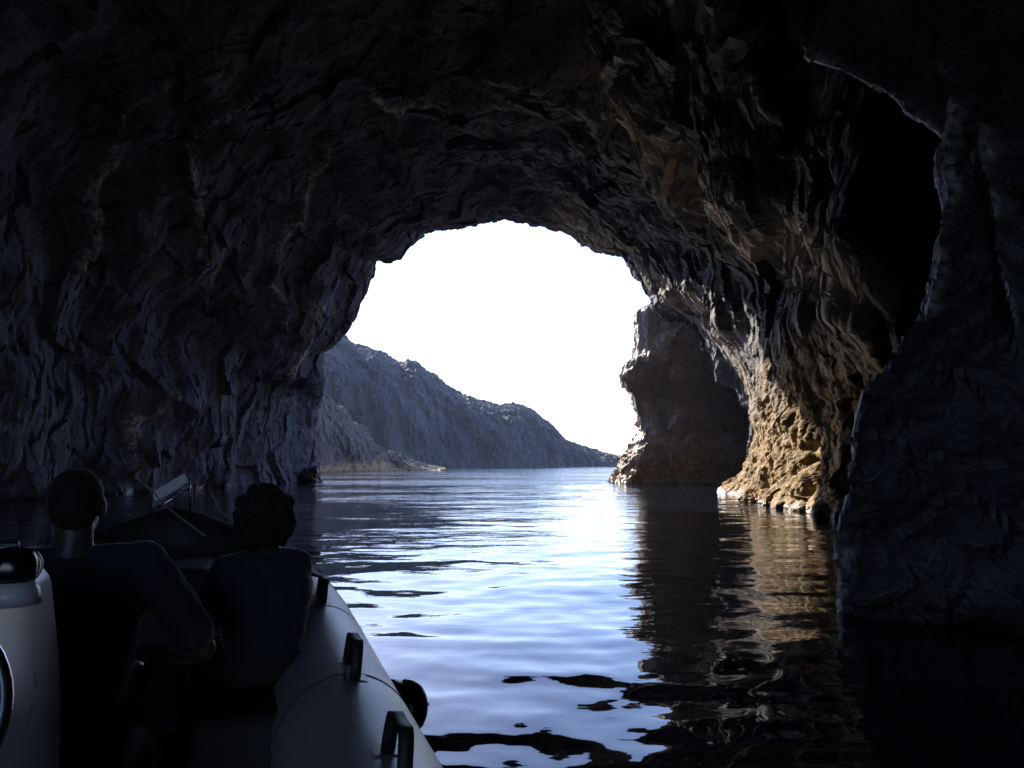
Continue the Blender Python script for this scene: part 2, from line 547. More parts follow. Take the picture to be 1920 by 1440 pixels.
cave_ribs = [
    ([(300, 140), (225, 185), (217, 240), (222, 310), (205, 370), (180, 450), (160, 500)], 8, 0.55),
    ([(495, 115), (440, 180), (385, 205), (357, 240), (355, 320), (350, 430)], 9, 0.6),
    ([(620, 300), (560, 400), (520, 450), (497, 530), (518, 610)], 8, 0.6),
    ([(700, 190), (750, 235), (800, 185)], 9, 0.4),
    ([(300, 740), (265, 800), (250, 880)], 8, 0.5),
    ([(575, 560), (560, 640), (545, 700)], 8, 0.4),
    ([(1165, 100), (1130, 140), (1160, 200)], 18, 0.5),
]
wob = 10 * perlin(V * 0.6)
inn = (R < 8.0) & (V[..., 1] > 8)
wob2 = 10 * perlin(V * 0.6 + 20)
D_ = D_ + ridge_lines(PX + wob, PY + wob2, cave_ribs) * inn
ridge_glint = np.clip(ridge_lines(PX + wob, PY + wob2, [(p, 5, 1.6) for p, w_, h_ in cave_ribs]) * inn * (.75 + 1.2 * fbm(V * .7 + 3, 2)), 0, 1)  # light catching the ribs, painted as pale streaks
V = V + Nn * D_[..., None]
V[..., 1] += 0.25 * atmouth * fbm(V * 1.4, 3)
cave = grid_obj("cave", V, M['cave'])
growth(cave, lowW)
lit_band = np.exp(-((R - 5.55 + .15 * perlin(V * .25)) / .42) ** 2) * sstep(5.3, 5.9, T) * (1 - sstep(8.2, 8.6, T))  # paler brown band with the light on the rib put into its colour
lit_band = np.clip(lit_band + .5 * np.exp(-((R - 7.75 + .2 * perlin(V * .3 + 5)) / .2) ** 2) * sstep(5.2, 5.8, T) * (1 - sstep(8.8, 9.4, T)), 0, 1)
va = cave.data.attributes.new("lit_band", 'FLOAT', 'POINT')
va.data.foreach_set("value", lit_band.reshape(-1).astype(np.float32))
ma = cave.data.attributes.new("ridge_glint", 'FLOAT', 'POINT')
ma.data.foreach_set("value", ridge_glint.reshape(-1).astype(np.float32))
tag(cave, kind="structure")

# near dark rock on the right ----------------------------------------------
edge = [(1330, -260, 17), (1400, -120, 16), (1500, 90, 15), (1600, 145, 14.2), (1690, 190, 13.5), (1775, 265, 12.4), (1768, 360, 11.6), (1762, 440, 11), (1745, 560, 10.5),
        (1690, 645, 10), (1650, 720, 9.8), (1622, 800, 9.5), (1598, 880, 9.2), (1590, 930, 9), (1574, 1000, 8.6), (1576, 1060, 8.4), (1584, 1130, 8.15), (1592, 1160, 8.0)]
ep = np.array([P(*e) for e in edge])
ep = np.vstack([[ep[0] + (1, 1, 6)], ep, [ep[-1] + (0.05, -0.05, -0.8)], [ep[-1] + (0.1, -0.05, -3)]])
arc = np.concatenate([[0], np.cumsum(np.linalg.norm(np.diff(ep, axis=0), axis=1))])
nu = 330
ui = np.linspace(0, arc[-1], nu)
ec = np.stack([np.interp(ui, arc, ep[:, k]) for k in range(3)], -1)
off = np.array([(12, 9, 0), (5.5, 3.2, 0.3), (2.2, 1.1, 0.15), (0, 0, 0), (0.7, -0.75, 0), (2.2, -1.7, 0), (5.5, -3.2, 0), (11, -6, 0), (15, -12, 0)], float)
op = np.array([0, .1, .22, .35, .45, .6, .8, .92, 1.0])
uu = np.linspace(0, 1, 230)
oc = np.stack([np.interp(uu, op, off[:, k]) for k in range(3)], -1)
for _ in range(6):
    oc[1:-1] = .5 * oc[1:-1] + .25 * (oc[2:] + oc[:-2])
oc -= oc[np.argmin(np.abs(uu - .35))]
BV = ec[:, None, :] + oc[None, :, :]
bn = grid_normals(BV)
ek0 = np.exp(-((uu - .35) / .12) ** 2)[None, :]
if bn[200, 90, 1] > 0:
    bn = -bn
bd = fbm(BV * 0.3, 2) * 0.3 * (1 - .8 * ek0) + (billow(BV * np.array([.8, .8, .4]), 4, .42) + .5) * 0.05 + facets(BV * np.array([.8, .8, .5])) * .22 * (1 - .7 * ek0) * (1 - .8 * sstep(.42, .62, uu))[None, :] + facets(BV * np.array([2.2, 2.2, 1.6]) + 3) * .07 * (1 - .9 * sstep(.42, .62, uu))[None, :] + fbm(BV * np.array([1.6, 1.6, .3]), 3) * 0.08 + (billow(BV * 2.2, 4) + .5) * .03
ek = np.exp(-((uu - .35) / .06) ** 2)[None, :]
bd = bd * (1 - .2 * ek)
bx, by = project(BV)
bd = bd + ridge_lines(bx + 9 * perlin(BV * 1.1), by, [
    ([(1500, 95), (1600, 150), (1690, 195), (1785, 280)], 10, .02),
    ([(1785, 290), (1778, 400), (1762, 520), (1748, 600)], 9, .10),
    ([(1845, 270), (1862, 380), (1882, 470), (1886, 560), (1905, 640)], 12, .30),
    ([(1760, 120), (1780, 200), (1790, 290)], 12, .2)])
BV = BV + bn * bd[..., None]
butt_glint = np.clip(ridge_lines(bx + 9 * perlin(BV * 1.1), by, [
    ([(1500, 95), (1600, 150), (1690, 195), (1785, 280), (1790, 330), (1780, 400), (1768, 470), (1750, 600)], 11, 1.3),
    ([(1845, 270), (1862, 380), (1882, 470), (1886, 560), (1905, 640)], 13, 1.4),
    ([(1760, 120), (1780, 200), (1800, 290)], 13, 1.1), ([(1590, 1020), (1586, 1120)], 9, 1.0)]) * (.7 + 1.2 * fbm(BV * 1.2, 2)), 0, 1)  # painted highlights along the buttress edge and ridges
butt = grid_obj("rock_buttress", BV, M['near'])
ba = butt.data.attributes.new("ridge_glint", 'FLOAT', 'POINT')
ba.data.foreach_set("value", butt_glint.reshape(-1).astype(np.float32))
tag(butt, kind="structure")

# cliff outside the cave on the right --------------------------------------
sil = [(575, 1203), (582, 1197), (640, 1196), (664, 1193), (672, 1178), (700, 1167), (716, 1180), (745, 1194), (780, 1204), (808, 1210), (822, 1200), (845, 1184), (862, 1174), (890, 1166), (905, 1157), (925, 1150)]
dC = 59.0
zs = np.array([P(x, y, dC)[2] for y, x in sil])[::-1]
xs = np.array([P(x, y, dC)[0] for y, x in sil])[::-1]
zs = np.concatenate([[-4], zs, [zs[-1] + 1.2, zs[-1] + 6, zs[-1] + 16, zs[-1] + 22]])
xs = np.concatenate([[xs[0] - 1], xs, [xs[-1] + 3.0, xs[-1] + 4, xs[-1] + 7, xs[-1] + 14]])
zz = np.concatenate([np.linspace(-4, 0, 6, endpoint=False), np.linspace(0, 13.5, 200, endpoint=False), np.linspace(13.5, zs[-1], 30)])
xl = np.interp(zz, zs, xs)
# footprint offsets from the left corner: right end in front -> corner -> back
fo = np.array([(16, -5.0), (9, -3.6), (5, -2.4), (2.2, -1.3), (.7, -.5), (0, .6), (.1, 2.5), (1.0, 6), (4, 10), (16, 15)], float)
fp = np.array([0, .22, .42, .58, .68, .74, .8, .88, .94, 1])
fu = np.linspace(0, 1, 260)
fx, fy = np.interp(fu, fp, fo[:, 0]), np.interp(fu, fp, fo[:, 1])
for _ in range(4):
    fx[1:-1] = .5 * fx[1:-1] + .25 * (fx[2:] + fx[:-2])
    fy[1:-1] = .5 * fy[1:-1] + .25 * (fy[2:] + fy[:-2])
fx -= fx.min()
over = np.interp(zz, [-4, 0, 1.5, 3.2, 5, 7.6, 8.6, 9.5, 13.5, 40], [0, -.6, -.2, .8, 2.0, 2.4, .2, .1, .6, 10])   # undercut below the overhang
xin = xl[:, None] + fx[None, :]
CV = np.stack([xin, dC + fy[None, :] + over[:, None] * np.clip(1 - fu[None, :] / .75, 0, 1) ** .3, np.repeat(zz[:, None], len(fu), 1)], -1)
cn = grid_normals(CV)
if cn[80, 60, 1] > 0:
    cn = -cn
cd = fbm(CV * .3, 3) * .3 + (billow(CV * np.array([.45, .45, .4]), 4) + .5) * .5 + fbm(CV * np.array([1.5, 1.5, .3]), 3) * .12 + (billow(CV * 1.4, 4) + .5) * .08 + facets(CV * np.array([.5, .5, .42]) + 2) * .5 + facets(CV * np.array([1.3, 1.3, 1.3]) + 8) * .16
rub = (1 - sstep(2.0, 4.0, CV[..., 2]))
cd = cd + rub * (ridged(CV * np.array([.8, .8, 1.2]) + 7, 4)) * .55
ck = np.exp(-((fu - .72) / .07) ** 2)[None, :]
cd = cd * (1 - .75 * ck)
CV = CV + cn * cd[..., None]
tag(growth(grid_obj("cliff", CV, M['cliff'])), kind="structure")

# far headland ---------------------------------------------------------------
ridge = [(300, 480), (420, 545), (520, 590), (600, 622), (640, 628), (648, 628), (657, 641), (700, 655), (715, 658), (745, 676), (758, 680), (762, 674), (780, 677), (800, 694), (818, 702), (838, 722), (870, 740), (900, 750),
         (930, 757), (937, 760), (953, 757), (965, 756), (980, 759), (998, 768), (1012, 780), (1030, 792), (1045, 806), (1060, 825), (1080, 831), (1100, 838), (1140, 850), (1170, 856), (1230, 868), (1330, 876)]
rx = np.array([r[0] for r in ridge], float)
ry = np.array([r[1] for r in ridge], float)
hp = np.linspace(300, 1330, 620)
hy = np.interp(hp, rx, ry)
d0 = np.interp(hp, [300, 600, 800, 1000, 1170, 1330], [190, 240, 270, 310, 370, 420])
d1 = d0 + np.interp(hp, [300, 700, 1000, 1100, 1330], [110, 95, 80, 45, 40])
top = np.array([P(a, b, d) for a, b, d in zip(hp, hy, d1)])
sp = np.array([0, .06, .12, .3, .5, .62, .8, 1.0, 1.15, 1.5])
yp = np.array([-.04, 0, .03, .1, .2, .34, .62, 1.0, 1.35, 2.4])
zp = np.array([-.12, -.01, .08, .34, .56, .68, .86, 1.0, .93, -.2])
su = np.concatenate([np.linspace(0, 1.0, 170, endpoint=False), np.linspace(1.0, 1.5, 26)])
Yf, Zf = np.interp(su, sp, yp), np.interp(su, sp, zp)
X1 = (hp - 960) / FPX
HY = d0[None, :] + (d1 - d0)[None, :] * Yf[:, None]
HX = X1[None, :] * HY / (CP)
HX = top[:, 0][None, :] * (HY / d1[None, :])
HZ = top[:, 2][None, :] * Zf[:, None]
HV = np.stack([HX, HY, HZ], -1)
face = (np.exp(-((su - .45) / .4) ** 2) * (1 - np.exp(-((su - 1) / .08) ** 2)))[:, None]
hq = HV / 10.0
gul = fbm(hq * np.array([.55, .25, .10]), 5, .55) * 9 + (billow(hq * np.array([1.6, .8, .4]), 5, .6)) * 5.5
HV[..., 1] += gul * face
HV[..., 2] += (fbm(hq * 1.6, 4) * 2.6 * face + (billow(hq * 4.0, 4, .6) + .5) * 1.0 * np.exp(-((su - 1) / .25) ** 2)[:, None]) * np.clip(HZ / 10, 0, 1)
tag(grid_obj("headland", HV, M['head']), kind="structure")

# nearer rocky point at the foot of the headland -----------------------------
pr = [(440, 640), (520, 680), (570, 708), (595, 720), (625, 752), (645, 764), (662, 790), (690, 806), (705, 835), (728, 846), (752, 850), (772, 862), (800, 870), (835, 877)]
hp2 = np.linspace(440, 835, 300)
hy2 = np.interp(hp2, [p[0] for p in pr], [p[1] for p in pr])
e0 = np.interp(hp2, [440, 600, 700, 835], [120, 135, 150, 172])
e1 = e0 + np.interp(hp2, [440, 835], [30, 10])
top2 = np.array([P(a, b, d) for a, b, d in zip(hp2, hy2, e1)])
top2[:, 2] = np.maximum(top2[:, 2], .15)
su2 = np.concatenate([np.linspace(0, 1, 110, endpoint=False), np.linspace(1, 1.5, 16)])
Y2, Z2 = np.interp(su2, sp, yp), np.interp(su2, sp, zp)
PYv = e0[None, :] + (e1 - e0)[None, :] * Y2[:, None]
PV = np.stack([top2[:, 0][None, :] * PYv / e1[None, :], PYv, top2[:, 2][None, :] * Z2[:, None]], -1)
fac2 = (np.exp(-((su2 - .45) / .4) ** 2))[:, None]
pq = PV / 4.0
PV[..., 1] += (fbm(pq * np.array([.6, .4, .25]), 4) * 4 + ridged(pq * np.array([1.5, 1, 1]), 4) * 1.8) * fac2
PV[..., 2] += (ridged(pq * 1.5, 4) - .3) * 1.1 * np.clip(PV[..., 2] / 3, 0, 1)
tag(growth(grid_obj("rocky_point", PV, M['point'])), kind="structure")


def blob(name, c, r, m, seed=0, amp=.3, sub=5, zs=1.0):
    bm = bmesh.new()
    bmesh.ops.create_icosphere(bm, subdivisions=sub, radius=1)
    co = np.array([v.co[:] for v in bm.verts])
    k = 1 + amp * fbm(co * 1.2 + seed * 7.7, 4) + amp * .5 * (ridged(co * 2.4 + seed, 4) - .5)
    co = co * k[:, None] * np.array([r[0], r[1], r[2]])
    for v, q in zip(bm.verts, co):
        v.co = q
    me = bpy.data.meshes.new(name)
    bm.to_mesh(me)
    bm.free()
    o = link(name, me, m, None, False)
    o.location = c
    return o


b1 = P(585, 903, 62)
tag(blob("boulder", (b1[0] - .1, 62, .2), (.95, 1.2, 1.0), M['near'], 3), "dark rounded boulder in the water at the foot of the left cave jamb", "boulder")
for i, (bpx, bd_, rr, lab) in enumerate([
        (1408, 31.0, (.55, .7, .42), "low pinkish boulder at the far end of the sunlit ledge"),
        (1470, 27.6, (.7, .8, .5), "broad wet boulder in the water below the middle of the sunlit wall"),
        (1548, 23.3, (.5, .6, .38), "small pale boulder at the near end of the sunlit ledge")]):
    x = (bpx - 960) / FPX * bd_
    tag(growth(blob("boulder", (x, bd_, .05), rr, M['cave'], 11 + i, .35)), lab, "boulder")

# thin post on the skyline
pp = P(900, 751, np.interp(900, hp, d1))


def tube_mesh(pts, radii, n=10, caps=True):
    pts = [Vector(p) for p in pts]
    if isinstance(radii, (int, float)):
        radii = [radii] * len(pts)
    bm = bmesh.new()
    ringsv = []
    prev = None
    for i, p in enumerate(pts):
        d = (pts[min(i + 1, len(pts) - 1)] - pts[max(i - 1, 0)]).normalized()
        if prev is None:
            up = Vector((0, 0, 1)) if abs(d.z) < .9 else Vector((1, 0, 0))
            a = d.cross(up).normalized()
        else:
            a = (prev - d * prev.dot(d)).normalized()
        prev = a
        b = d.cross(a)
        ringsv.append([bm.verts.new(p + (a * math.cos(2 * math.pi * k / n) + b * math.sin(2 * math.pi * k / n)) * radii[i]) for k in range(n)])
    for r0, r1 in zip(ringsv[:-1], ringsv[1:]):
        for k in range(n):
            bm.faces.new((r0[k], r0[(k + 1) % n], r1[(k + 1) % n], r1[k]))
    if caps:
        bm.faces.new(ringsv[0][::-1])
        bm.faces.new(ringsv[-1])
    bmesh.ops.recalc_face_normals(bm, faces=bm.faces)
    return bm


def bm_obj(name, bm, m, parent=None, smooth=True, bevel=0.0):
    me = bpy.data.meshes.new(name)
    bm.to_mesh(me)
    bm.free()
    o = link(name, me, m, parent, smooth)
    if bevel:
        md = o.modifiers.new("bevel", 'BEVEL')
        md.width = bevel
        md.segments = 3
        md.limit_method = 'ANGLE'
    return o


po = bm_obj("post", tube_mesh([(0, 0, -1.2), (0, 0, 1.4), (0.02, 0, 2.6)], [.18, .17, .14], 8), M['wood'])
po.location = (pp[0], pp[1], pp[2] + .3)
tag(po, "thin post standing alone on the skyline of the far headland", "post")

# ------------------------------------------------------------------ water
rr_ = [0.6]
while rr_[-1] < 130:
    rr_.append(rr_[-1] * 1.0115)
while rr_[-1] < 2500:
    rr_.append(rr_[-1] * 1.09)
rr_ = np.array(rr_)
th = np.concatenate([np.linspace(-40, 40, 640, endpoint=False), np.linspace(40, 320, 200, endpoint=False)])
th = np.radians(th)
WX = rr_[:, None] * np.sin(th)[None, :]
WY = rr_[:, None] * np.cos(th)[None, :]
Wp = np.stack([WX, WY, 0 * WX], -1)
q = Wp.copy()
q[..., 0] += .25 * perlin(Wp * .5 + 3)
q[..., 1] += .25 * perlin(Wp * .5 + 8)
sc = np.array([1.0, 1.25, 1.0])
res = rr_[:, None] * .0115
f1 = 1 - sstep(1.2, 2.5, res)
f2 = 1 - sstep(.35, .8, res)
f3 = 1 - sstep(.12, .3, res)
H = .014 * perlin(q * sc * .42) * f1 + .011 * perlin(q * sc * 1.05 + 5) * f2 + .007 * perlin(q * sc * 2.3 + 9) * f3 + .0019 * perlin(q * sc * 5.5 + 2) * (1 - sstep(.05, .12, res))
Wp[..., 2] = H
Wp = np.concatenate([np.zeros((1, len(th), 3)), Wp], 0)
m, nt, b = nmat("sea_water")
b.inputs["Base Color"].default_value = (0.004, 0.012, 0.019, 1)
b.inputs["Roughness"].default_value = 0.02
b.inputs["IOR"].default_value = 1.333
tc = N(nt, "ShaderNodeTexCoord").outputs["Object"]
mp = N(nt, "ShaderNodeMapping")
mp.inputs["Scale"].default_value = (.75, 1.6, 1)
L(nt, tc, mp.inputs[0])
far = N(nt, "ShaderNodeVectorMath", operation='LENGTH')
L(nt, tc, far.inputs[0])
fr = N(nt, "ShaderNodeMapRange")
fr.inputs[1].default_value = 5
fr.inputs[2].default_value = 60
fr.inputs[3].default_value = 0.04
fr.inputs[4].default_value = 1.0
L(nt, far.outputs["Value"], fr.inputs[0])
nb = math_n(nt, 'ADD', math_n(nt, 'MULTIPLY', noise(nt, mp.outputs[0], 1.3, 4, .55), .6), math_n(nt, 'MULTIPLY', noise(nt, mp.outputs[0], .42, 2, .5), 1.3))
nb = math_n(nt, 'ADD', nb, math_n(nt, 'MULTIPLY', noise(nt, mp.outputs[0], .15, 1, .5), 2.2))
bp = N(nt, "ShaderNodeBump")
bp.inputs["Distance"].default_value = 0.16
pm = N(nt, "ShaderNodeMapping")
pm.inputs["Scale"].default_value = (.035, .11, 1)
L(nt, tc, pm.inputs[0])
patch = N(nt, "ShaderNodeMapRange", i_1=.42, i_2=.60, i_3=.3, i_4=1.15)
L(nt, noise(nt, pm.outputs[0], 1.0, 3, .6), patch.inputs[0])
L(nt, math_n(nt, 'MULTIPLY', fr.outputs[0], patch.outputs[0]), bp.inputs["Strength"])
L(nt, nb, bp.inputs["Height"])
L(nt, bp.outputs[0], b.inputs["Normal"])
water = grid_obj("water", Wp, m, closed_c=True, smooth=True)
tag(water, kind="structure")

# ------------------------------------------------------------------ boat
BO = Vector((-1.45, 2.36, 0))
BR = math.radians(18.5)
boat = empty("inflatable_boat", BO, BR)
tag(boat, "grey rigid inflatable boat with black grab handles floating inside the cave", "boat")


def tube_path():
    pts, rad = [], []
    for y in np.linspace(-3.5, 2.4, 40):
        pts.append((1.0, y, .40 + .03 * max(0, (y + .5)) ** 1.2 * .6))
        rad.append(.27 if y > -3.2 else .27 - .55 * (-3.2 - y))
    z0 = pts[-1][2]
    for a in np.linspace(0, math.pi / 2, 34)[1:]:
        pts.append((1.0 * math.cos(a) ** .9 if a < math.pi / 2 - 1e-6 else 0.0, 2.4 + 2.35 * math.sin(a) ** 1.0, z0 + .42 * (a / (math.pi / 2)) ** 1.6))
        rad.append(.27 - .04 * a / (math.pi / 2))
    return pts, rad


tp, tr = tube_path()
full = tp + [(-x, y, z) for x, y, z in tp[::-1][1:]]
frad = tr + tr[::-1][1:]
bm_obj("tube", tube_mesh(full, frad, 64), M['tube'], boat)
tpa = np.array(tp)


def on_tube(y, ang, lift=0.0):
    """point on the right tube's surface; ang 90 = top, 0 = outboard"""
    z = np.interp(y, tpa[:40, 1], tpa[:40, 2])
    r = .27 + lift
    a = math.radians(ang)
    return Vector((1.0 + r * math.cos(a), y, z + r * math.sin(a)))


ki = [i for i, p in enumerate(full) if p[1] > 2.75]
bm_obj("bow_shade_shell", tube_mesh([full[i] for i in ki], [frad[i] + .006 for i in ki], 48), M['cushion'], boat)  # dark shell added over the bow tube to imitate the shade there
# seams round the tube
for y in (-2.2, -.95, .40, 1.76):
    bm = bmesh.new()
    prevv = None
    for k in range(41):
        a = -60 + 300 * k / 40
        w = .011
        ring_ = [bm.verts.new(on_tube(y + dy + .05 * math.sin(math.radians(a)), a, lf)) for dy, lf in ((-w, -.002), (-w, .0022), (w, .0022), (w, -.002))]
        if prevv:
            for i in range(4):
                bm.faces.new((prevv[i], prevv[(i + 1) % 4], ring_[(i + 1) % 4], ring_[i]))
        prevv = ring_
    bmesh.ops.recalc_face_normals(bm, faces=bm.faces)
    bm_obj("seam", bm, M['seam'], boat)


# grab handles: a flat webbing loop standing on the tube with a patch below
def handle(y, ang=84):
    z = np.interp(y, tpa[:40, 1], tpa[:40, 2])
    bm = bmesh.new()
    prof = []
    for k in range(25):
        u = k / 24
        s = u * 2 - 1
        yy = .125 * math.copysign(abs(s) ** .75, s)
        h = .125 * (1 - abs(s) ** 5.0) + (.004 * math.sin(9 * u))
        prof.append((yy, h))
    prevv = None
    a = math.radians(ang)
    up = Vector((math.cos(a), 0, math.sin(a)))
    side = Vector((math.sin(a), 0, -math.cos(a)))
    c0 = Vector((1.0, y, z)) + up * .268
    for k, (yy, h) in enumerate(prof):
        p = c0 + Vector((0, yy, 0)) + up * h
        k0, k1 = max(k - 1, 0), min(k + 1, len(prof) - 1)
        t = (Vector((0, prof[k1][0] - prof[k0][0], 0)) + up * (prof[k1][1] - prof[k0][1])).normalized()
        nrm = t.cross(side).normalized()
        ring_ = [bm.verts.new(p + side * sx * .021 + nrm * sn * .004) for sx, sn in ((-1, -1), (1, -1), (1, 1), (-1, 1))]
        if prevv:
            for i in range(4):
                bm.faces.new((prevv[i], prevv[(i + 1) % 4], ring_[(i + 1) % 4], ring_[i]))
        else:
            bm.faces.new(ring_)
        prevv = ring_
    bm.faces.new(prevv[::-1])
    bmesh.ops.recalc_face_normals(bm, faces=bm.faces)
    ho = bm_obj("grab_handle", bm, M['webbing'], boat)
    for s in (-1, 1):
        bm = bmesh.new()
        g = []
        for i in range(7):
            row = []
            for j in range(7):
                yy = y + s * .125 + (i - 3) / 3 * .045
                aa = ang + (j - 3) / 3 * 9.5
                row.append(bm.verts.new(on_tube(yy, aa, .0035)))
            g.append(row)
        for i in range(6):
            for j in range(6):
                bm.faces.new((g[i][j], g[i + 1][j], g[i + 1][j + 1], g[i][j + 1]))
        bm_obj("patch", bm, M['rubber'], ho)


for y in (-.48, .52, 1.97):
    handle(y)

# round black fender on the outer side of the tube
bm = bmesh.new()
bmesh.ops.create_uvsphere(bm, u_segments=32, v_segments=20, radius=1)
for v in bm.verts:
    v.co = Vector((v.co.x * .085, v.co.y * .115, v.co.z * .115))
fe = bm_obj("fender", bm, M['gloss'], boat)
fe.location = on_tube(.80, 2, .045)
bm = tube_mesh([(.06, 0, 0), (.085, 0, 0), (.092, 0, 0)], [.014, .013, .006], 12)
bm_obj("valve_knob", bm, M['steel'], fe)
bm = tube_mesh([(-.08, 0, 0), (-.03, 0, 0)], [.12, .112], 32)
bm_obj("mount_ring", bm, M['rubber'], fe)

# rubbing strake along the outer side
sp_ = []
for (x, y, z), r in zip(full, frad):
    pass
fa = np.array(full)
dn = np.gradient(fa, axis=0)
outn = np.stack([dn[:, 1], -dn[:, 0], 0 * dn[:, 0]], -1)
outn /= np.linalg.norm(outn, axis=1)[:, None]
if outn[5, 0] < 0:
    outn = -outn
stp = fa + outn * (np.array(frad)[:, None] - .004) * math.cos(math.radians(-28)) + np.array([0, 0, 1]) * np.array(frad)[:, None] * math.sin(math.radians(-28))
bm_obj("rubbing_strake", tube_mesh([tuple(p) for p in stp], .022, 10), M['rubber'], boat)


def box(bm, c, s, rot=None):
    r = bmesh.ops.create_cube(bm, size=1)
    mt = Matrix.Translation(c) @ (rot.to_4x4() if rot else Matrix.Identity(4)) @ Matrix.Diagonal((*s, 1))
    bmesh.ops.transform(bm, matrix=mt, verts=r['verts'])
    return r['verts']


# hull: deck plate and V bottom in one piece
bm = bmesh.new()
secs = []
for y, hw, zd in ((-3.3, .86, .18), (0, .86, .18), (2.2, .85, .2), (3.2, .72, .3), (4.0, .42, .48), (4.5, .14, .66)):
    secs.append([bm.verts.new(p) for p in ((-hw, y, zd), (0, y, zd + .012), (hw, y, zd), (hw * .9, y, zd - .12), (0, y, zd - .5), (-hw * .9, y, zd - .12))])
for s0, s1 in zip(secs[:-1], secs[1:]):
    for k in range(6):
        bm.faces.new((s0[k], s0[(k + 1) % 6], s1[(k + 1) % 6], s1[k]))
bm.faces.new(secs[0][::-1])
bm.faces.new(secs[-1])
bmesh.ops.recalc_face_normals(bm, faces=bm.faces)
bm_obj("hull", bm, M['deck'], boat, False)


def rounded_block(name, x0, x1, y0, y1, z0, z1, m, parent, top=(0, 0, 0, 0), bevel=.06):
    """box whose top is drawn in by top = (x0, x1, y0, y1) offsets, edges rounded"""
    bm = bmesh.new()
    lo = [bm.verts.new(p) for p in ((x0, y0, z0), (x1, y0, z0), (x1, y1, z0), (x0, y1, z0))]
    zm = z0 + (z1 - z0) * .72
    mi = [bm.verts.new(p) for p in ((x0 + top[0] * .35, y0 + top[2] * .4, zm), (x1 - top[1] * .35, y0 + top[2] * .4, zm), (x1 - top[1] * .35, y1 - top[3] * .4, zm), (x0 + top[0] * .35, y1 - top[3] * .4, zm))]
    hi = [bm.verts.new(p) for p in ((x0 + top[0], y0 + top[2], z1), (x1 - top[1], y0 + top[2], z1), (x1 - top[1], y1 - top[3], z1), (x0 + top[0], y1 - top[3], z1))]
    for a, b2 in ((lo, mi), (mi, hi)):
        for k in range(4):
            bm.faces.new((a[k], a[(k + 1) % 4], b2[(k + 1) % 4], b2[k]))
    bm.faces.new(lo[::-1])
    bm.faces.new(hi)
    bmesh.ops.recalc_face_normals(bm, faces=bm.faces)
    bmesh.ops.bevel(bm, geom=[e for e in bm.edges], offset=bevel, segments=5, profile=.5, affect='EDGES', clamp_overlap=True)
    return bm_obj(name, bm, m, parent)


console = rounded_block("console", -.46, .19, -.95, -.25, .17, 1.255, M['gelcoat'], boat, (.05, .045, .02, .12), .06)
# compass on the console
cx, cy, cz = .165, -.83, 1.288
bm = bmesh.new()
bmesh.ops.create_uvsphere(bm, u_segments=40, v_segments=24, radius=1)
for v in bm.verts:
    q3 = Vector((math.copysign(abs(v.co.x) ** .85, v.co.x), v.co.y, math.copysign(abs(v.co.z) ** .85, v.co.z)))
    v.co = Vector((q3.x * .047, q3.y * .045, q3.z * .041))
comp = bm_obj("compass", bm, M['gloss'], boat)
comp.location = (cx, cy, cz)
bm = tube_mesh([(0, 0, -.075), (0, 0, -.045), (0, 0, -.03)], [.058, .052, .04], 28)
bm_obj("compass_base", bm, M['gelcoat'], comp)
ringp = [(.049 * math.cos(a), 0, .042 * math.sin(a)) for a in np.linspace(-1.0, .9, 14)]
bm_obj("bezel", tube_mesh([(x, .012, z) for x, y, z in ringp], .004, 8), M['steel'], comp)
# low windscreen behind it
bm = bmesh.new()
box(bm, (-.16, -.5, 1.25), (.50, .010, .11), Matrix.Rotation(math.radians(-28), 3, 'X'))
ws = bm_obj("windscreen", bm, M['frosted'], boat, False, .004)
bm_obj("windscreen_rail", tube_mesh([(-.41, -.472, 1.298), (.085, -.472, 1.302), (.092, -.50, 1.26), (.092, -.53, 1.22)], .009, 10), M['steel'], ws)
# steering wheel on the aft face
ang = np.linspace(0, 2 * math.pi, 49)
wc = Vector((.045, -1.09, 1.07))
tilt = Matrix.Rotation(math.radians(-22), 3, 'X')
wp_ = [wc + tilt @ Vector((.185 * math.cos(a), 0, .185 * math.sin(a))) for a in ang]
wh = bm_obj("steering_wheel", tube_mesh(wp_, .014, 12, False), M['steel'], boat)
for a in (90, 210, 330):
    a = math.radians(a)
    bm_obj("spoke", tube_mesh([wc + tilt @ Vector((0, .03, 0)), wc + tilt @ Vector((.18 * math.cos(a), 0, .18 * math.sin(a)))], .010, 8), M['steel'], wh)
bm_obj("hub", tube_mesh([wc + tilt @ Vector((0, -.01, 0)), wc + tilt @ Vector((0, .17, 0))], [.045, .03], 20), M['red'], wh)
bm = tube_mesh([wc + tilt @ Vector((0, .012, 0)), wc + tilt @ Vector((0, .022, 0))], [.165, .165], 36)
bm_obj("wheel_cover", bm, M['red'], wh)
# seat in front of the console, side bench, bow locker
rounded_block("seat", -.42, .34, -.2, .42, .17, .60, M['cushion'], boat, (.03, .03, .02, .02), .05)
rounded_block("bench", .42, .84, .55, 1.55, .17, .53, M['cushion'], boat, (.02, .02, .02, .02), .04)
bl = rounded_block("bow_locker", -.5, .5, 2.9, 4.1, .3, .78, M['cushion'], boat, (.12, .12, .25, .12), .07)
